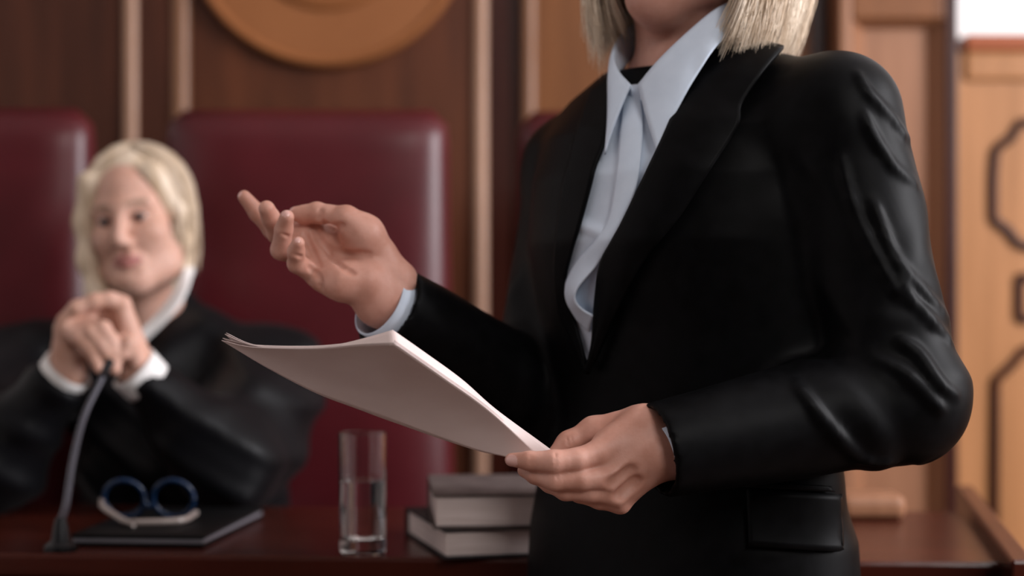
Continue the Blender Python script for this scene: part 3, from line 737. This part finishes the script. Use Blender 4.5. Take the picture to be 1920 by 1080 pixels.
# collar leaves: from the fold line at the neck down to the points
def leaf(name, fold, outer, stand=None):
    o3 = [np.array(p, float) for p in outer]
    for p in o3[:3]: p[2] = min(p[2], trace([p[:2]], upper, .013)[0][1])
    A = cr([P(*p) for p in fold], 46); B = cr([P(*p) for p in o3], 46); k = 12; G = []
    for i in range(46):
        for j in range(k):
            u = j/(k-1); e = math.sin(math.pi*u)*.003
            q = A[i]*(1-u)+B[i]*u; r = q-np.array([*NB[:2], q[2]]); r /= np.linalg.norm(r); G.append(q+r*e)
    o = solid(mesh(name, np.array(G), grid_faces(46, k), M['shirt'], shirt), .0022, 0)
    S = []
    for i in range(46):
        r = A[i]-np.array([*NB[:2], A[i][2]]); r /= np.linalg.norm(r)
        for u in np.linspace(0, 1, 5): S.append(A[i]-r*.004*min(1, u*2)-np.array([0, 0, .034*u])*(1-.35*(i < 6)))
    solid(mesh('collar_stand', np.array(S), grid_faces(46, 5), M['shirt'], shirt), .0015, 0)
    return o
leaf('collar_leaf', [(1197, 159, 1.950), (1236, 112, 1.940), (1290, 60, 1.938), (1344, 16, 1.955), (1396, -8, 2.01), (1392, -16, 2.08), (1330, -18, 2.115)],
     [(1231, 284, 1.920), (1262, 222, 1.916), (1300, 152, 1.914), (1348, 82, 1.925), (1408, 40, 1.985), (1418, 30, 2.075), (1340, 22, 2.135)])
leaf('collar_leaf', [(1183, 160, 1.958), (1160, 134, 1.982), (1150, 104, 2.010), (1160, 76, 2.040), (1186, 48, 2.070), (1240, 10, 2.105), (1330, -18, 2.115)],
     [(1134, 290, 1.972), (1139, 236, 1.978), (1142, 165, 1.992), (1148, 112, 2.022), (1168, 66, 2.070), (1230, 40, 2.125), (1340, 22, 2.135)])
# cuffs
def ring_cuff(c, u, r, back, fwd, mt, parent, name='cuff', flare=0, seg=40, th=.0018, squash=1.0, ax2=None):
    s = np.cross(u, [0, 0, 1.]); s /= np.linalg.norm(s); t = np.cross(s, u); V = []
    for e in np.linspace(-back, fwd, 6):
        for k in range(seg):
            a = 2*math.pi*k/seg; rr = r+flare*(e+back)/(fwd+back); V.append(c+u*e+rr*(math.cos(a)*s*squash+math.sin(a)*t))
    return solid(mesh(name, np.array(V), grid_faces(6, seg, False, True), mt, parent), th, 0)
ring_cuff(CR, uR, .0385, .05, .0125, M['shirt'], shirt, squash=.92)
ring_cuff(CL-np.array([0, 0, .0065]), uL, .0335, .05, -.006, M['shirt'], shirt)
# ---- trousers and shoes, below the frame
tf = Field(axis(-.02, .42, .008), axis(1.85, 2.26, .008), axis(.03, .80, .01))
for i in (-1, 1): tf.chain([W(.04, i*.085, .74), W(.06, i*.09, .46), W(.04, i*.09, .07)], [.092, .075, .064], .02)
v, q = tf.mesh(1); mesh('trousers', v, q, M['suit'], woman)
for i in (-1, 1):
    sf = Field(axis(-.15, .45, .005), axis(1.65, 2.25, .005), axis(-.01, .12, .004))
    sf.chain([W(.0, i*.09, .045), W(.10, i*.092, .034), W(.20, i*.10, .022)], [.042, .036, .024], .02)
    z0_ = sf.ax[2][None, None, :]; sf.F = np.maximum(sf.F, (.002-z0_).astype(np.float32))
    v, q = sf.mesh(1); mesh('shoe', v, q, M['shoe'], woman)

# ------------------------------------------------------------------ the papers in her hand
sheaf = empty('paper_sheaf', tuple(P(760, 740, 1.78))); tag(sheaf, 'sheaf of curled white papers held in the standing person’s left hand', 'papers')
def with_d(pts, ds): return [P(x, y, d) for (x, y), d in zip(pts, ds)]
bot = [(415.5, 638.5), (503, 691), (592, 737), (668, 766), (744, 794), (881, 841), (950, 857), (1000, 868)]
bd = np.interp(np.linspace(0, 1, 8), [0, 1], [1.835, 1.786])
top = [(415.5, 638.5), (474, 651), (589, 653), (675, 645.5), (738, 643), (830, 707), (916, 769), (1010, 856)]
td = [1.835, 1.815, 1.770, 1.735, 1.712, 1.740, 1.765, 1.790]
out = [(735, 623), (788, 660), (864, 715), (929, 772), (1030, 846), (1048, 862)]
def sheet(off, corner=None, m=70, k=22, ks=9):
    A = cr(with_d(bot, bd), m)
    T1 = cr(with_d(top[:5], td[:5]), 38); T2 = cr(with_d(top[4:], td[4:]), m-37)
    T = np.vstack([T1, T2[1:]]); nf = 37
    Oc = cr(with_d(out, [1.722, 1.747, 1.765, 1.778, 1.796, 1.798]), m-37)
    G = np.zeros((m, k+ks, 3))
    for i in range(m):
        for j in range(k):
            u = j/(k-1); G[i, j] = A[i]*(1-u)+T[i]*u+np.array([0, .35, .3])*.010*math.sin(math.pi*u)*math.sin(math.pi*i/(m-1))
        if i >= nf: oc = Oc[i-nf]
        else:
            t = i/nf; oc = T[i]+(Oc[0]-T[nf])*max(0, (t-.70)/.30)**1.5+np.array([0, .0006, .0003])
        for j in range(ks):
            u = (j+1)/ks; G[i, k+j] = T[i]*(1-u)+oc*u
    d = np.array([.15, .8, .55]); G = G+d*off
    if corner is not None:
        for i in range(m):
            wgt = max(0, 1-i/9.0)**1.3
            G[i] += (corner-0)*wgt
    return G
offs = [(0, None), (.0012, np.array([.003, 0, .0055])), (.0022, np.array([.004, 0, .0062])), (.0030, np.array([.006, 0, .0030])), (.0038, None)]
for off, co in offs:
    G = sheet(off, co); solid(mesh('sheet', G.reshape(-1, 3), grid_faces(G.shape[0], G.shape[1]), M['paper'], sheaf), .0003, 0)

# ------------------------------------------------------------------ the judge
judge = empty('person', (-.50, 2.95, 0)); tag(judge, 'seated person in black robe with long silver-blonde hair, hands clasped at chin', 'person')
S = .895; yw, rl, pt = math.radians(9), math.radians(8), math.radians(3)
fJ = np.array([-math.sin(yw), -math.cos(yw), 0]); lJ = np.array([math.cos(yw), -math.sin(yw), 0]); uJ = np.array([0, 0, 1.])
def rotv(v, ax, a): return np.array(Matrix.Rotation(a, 3, Vector(ax)) @ Vector(v))
for ax, a in ((fJ.copy(), rl), (lJ.copy(), pt)):
    fJ, lJ, uJ = rotv(fJ, ax, a), rotv(lJ, ax, a), rotv(uJ, ax, a)
RJ = np.stack([lJ, fJ, uJ], 1)
hj = P(229, 409, 2.765)-RJ@np.array([0, .080*S, 0])
HJ = lambda x, y, d=2.56: P(x, y, d)
CJL, CJR = HJ(260, 700, 2.575), HJ(120, 702, 2.575)
EJL, EJR = P(420, 862, 2.64), P(-10, 862, 2.62)
SJL, SJR = np.array([-.385, 2.88, .985]), np.array([-.765, 2.88, .985])
jfld = Field(axis(-.90, -.26, .005, [(-.70, -.48)], .0022), axis(2.42, 3.15, .006, [(2.48, 2.62), (2.72, 2.95)], .0024), axis(.44, 1.40, .006, [(.96, 1.38)], .0022))
TJ = head(jfld, hj, RJ, S)
nkb = np.array([-.565, 2.90, 1.03])
jfld.cone(nkb, TJ(0, -.015, -.06), .056, .050, .03)
for i in (-1, 1): jfld.cone(nkb+[i*.012, -.05, .03], TJ(i*.045, -.01, -.07), .009, .01, .014)
jfld.chain([(-.47, 2.90, .62), (-.53, 2.92, .80), (-.565, 2.92, .97)], [.11, .10, .075], .05)
jfld.chain([nkb-[0, 0, .06], SJL, EJL, CJL], [.05, .045, .035, .024], .03); jfld.chain([nkb-[0, 0, .06], SJR, EJR, CJR], [.05, .045, .035, .024], .03)
def jch(pts, rad, k=.006): jfld.chain([HJ(*p) for p in pts], rad, k)
jch([(262, 690, 2.57), (228, 574, 2.553)], [.0225, .0135], .012); jch([(256, 688, 2.58), (214, 586, 2.572)], [.022, .014], .012); jch([(250, 688, 2.585), (205, 606, 2.58)], [.02, .013], .012)
jch([(228, 570, 2.553), (206, 562, 2.545), (178, 565, 2.538), (143, 577, 2.533), (118, 598, 2.536)], [.0128, .0112, .0108, .0098, .008])
jch([(214, 586, 2.572), (176, 582, 2.556), (140, 592, 2.550)], [.012, .0105, .009])
jch([(205, 606, 2.58), (170, 606, 2.565), (140, 612, 2.56)], [.012, .0105, .009])
jch([(252, 672, 2.55), (242, 644, 2.532), (233, 664, 2.526)], [.014, .0105, .0082])
jch([(120, 698, 2.57), (122, 618, 2.546)], [.0225, .0145], .012); jch([(134, 696, 2.575), (142, 612, 2.556)], [.022, .0140], .012)
jch([(122, 616, 2.546), (150, 634, 2.527), (172, 658, 2.521), (185, 690, 2.519)], [.0145, .0110, .0100, .0082])
jch([(140, 610, 2.55), (172, 624, 2.525), (192, 648, 2.520), (206, 674, 2.521)], [.0128, .0108, .0098, .0080])
jch([(160, 608, 2.55), (194, 616, 2.527), (208, 636, 2.524), (216, 660, 2.526)], [.0125, .0105, .0095, .008])
jch([(224, 640, 2.545), (216, 668, 2.526), (216, 694, 2.520)], [.010, .0092, .0078])
v, q = jfld.mesh(2)
jb = mesh('body', v, q, [M['skin_judge'], M['lip_judge'], M['brow'], M['eye']], judge); paint(jb, head_zones(hj, RJ, S)); del jfld
# hair
hf = Field(axis(-.72, -.42, .003), axis(2.70, 3.02, .003), axis(1.03, 1.40, .003))
hc = TJ(0, -.014, .040); hf.ell(hc, np.array([.080, .100, .085])*S, RJ, .01)
hb = TJ(0, -.035, -.05); hf.ell(hb, np.array([.076, .074, .11])*S, RJ, .02)
cf = TJ(.004, .088, -.012); hf.cut(lambda p: d_ell(p, cf, np.array([.066, .075, .104])*S, RJ), cf-.12, cf+.12, .012)
hf.chain([TJ(-.060, .055, .070), TJ(-.080, .050, .005), TJ(-.084, .052, -.06), TJ(-.074, .056, -.12), TJ(-.060, .060, -.170)], [.016, .013, .013, .014, .010], .02)
hf.chain([TJ(.056, .050, .070), TJ(.076, .018, .0), TJ(.072, .0, -.05), TJ(.052, -.02, -.10)], [.014, .011, .010, .009], .02)
v, q = hf.mesh(2); jh = mesh('hair', v, q, M['hair_grey'], judge)
spec = dict(alpha=(62, 180), depth=.008, part=.16, ragged=.01, curl=.003, spread=-.026, back=-.004,
            length=lambda sd, al: (np.interp(al, [40, 80, 120, 180], [-.165, -.16, -.13, -.10]) if sd < 0 else np.interp(al, [40, 80, 120, 180], [-.06, -.08, -.09, -.10])))
strands('hair_strands', TJ, (0, -.014, .038), np.array([.078, .098, .084]), spec, [M['hair_grey']], jh, 5, .0012, 1500)
# robe
def robe_fold(p):
    X, Y, Z = p
    return .009*smooth_ridge(46*(X+.5)+9*np.sin(7*Z)+14*(Z-.9), 2)+.006*smooth_ridge(38*(Z-.9)-30*(X+.4)+4, 3)-.006
def robe(p, off=0):
    d = smin(smin(d_cone(p, (-.47, 2.88, .67), (-.53, 2.90, .84), .160, .145), d_cone(p, (-.53, 2.90, .84), (-.565, 2.905, .98), .145, .105), .05), d_cone(p, nkb-[0, .0, .02], nkb+[0, .015, .055], .082, .066), .05)
    for s_, e_, c_ in ((SJL, EJL, CJL), (SJR, EJR, CJR)):
        d = smin(d, d_cone(p, (nkb+s_)/2+[0, 0, -.015], s_, .082, .078), .05)
        a_ = smin(d_cone(p, s_, e_, .080, .074), d_cone(p, e_, c_, .074, .037), .03)
        d = smin(d, a_, .02)
    d = smin(d, d_cone(p, (-.375, 2.86, .96), (-.372, 2.74, .875), .082, .060), .05)
    d = smin(d, d_cone(p, (-.80, 2.86, .95), (-.80, 2.72, .875), .09, .066), .05)
    d = d-robe_fold(p)*np.clip(1-np.abs(d)/.05, 0, 1)
    for c_, e_ in ((CJL, EJL), (CJR, EJR)):
        u = (c_-e_)/np.linalg.norm(c_-e_)
        d = np.maximum(d, -d_cone(p, c_-u*.02, c_+u*.06, .030, .034))
        kk = (p[0]-c_[0])*u[0]+(p[1]-c_[1])*u[1]+(p[2]-c_[2])*u[2]
        d = np.where(np.sqrt((p[0]-c_[0])**2+(p[1]-c_[1])**2+(p[2]-c_[2])**2) < .07, np.maximum(d, kk), d)
    return d
rf = Field(axis(-.95, -.22, .006), axis(2.48, 3.10, .007), axis(.49, 1.16, .006))
sl, p = rf.sub((-9,)*3, (9,)*3); rf.F = robe(p).astype(np.float32)
# V neck of the robe
vn = np.array([-.552, 2.80, 1.045]); rf.cut(lambda p: d_cone(p, vn, nkb+[0, .0, .20], .024, .070), vn-.12, vn+.2, .01)
v, q = rf.mesh(2); rb = mesh('robe', v, q, M['robe'], judge)
# skirt of the robe, below the bench top
sk = Field(axis(-.80, -.14, .010), axis(2.38, 3.12, .010), axis(-.05, .80, .010))
sk.chain([(-.58, 2.86, .585), (-.36, 2.86, .585)], [.085, .085], .05)
for i in (-1, 1): sk.chain([(-.47+i*.09, 2.86, .585), (-.47+i*.10, 2.56, .59), (-.47+i*.10, 2.50, .10)], [.088, .080, .065], .05)
v, q = sk.mesh(1); mesh('robe_skirt', v, q, M['robe'], rb)
# white collar and cuffs
cu = [(262, 622, 2.755), (296, 588, 2.768), (324, 550, 2.785), (342, 512, 2.815), (346, 490, 2.87), (320, 478, 2.93), (268, 474, 2.965), (214, 484, 2.945), (190, 510, 2.88), (198, 560, 2.81), (246, 622, 2.757)]
cl = [(262, 650, 2.752), (306, 606, 2.752), (340, 566, 2.765), (358, 526, 2.80), (362, 502, 2.87), (332, 492, 2.95), (268, 488, 2.985), (202, 498, 2.965), (176, 526, 2.88), (186, 580, 2.79), (246, 650, 2.752)]
A, B = cr([P(*p) for p in cu], 70), cr([P(*p) for p in cl], 70); G = np.stack([A*(1-u)+B*u for u in np.linspace(0, 1, 6)], 1)
solid(mesh('shirt_collar', G.reshape(-1, 3), grid_faces(70, 6), M['white'], judge), .004, 0)
for c_, e_ in ((CJL, EJL), (CJR, EJR)):
    u = (c_-e_)/np.linalg.norm(c_-e_); ring_cuff(c_, u, .0335, .02, .011, M['white'], judge, 'cuff', .001, 36, .004)
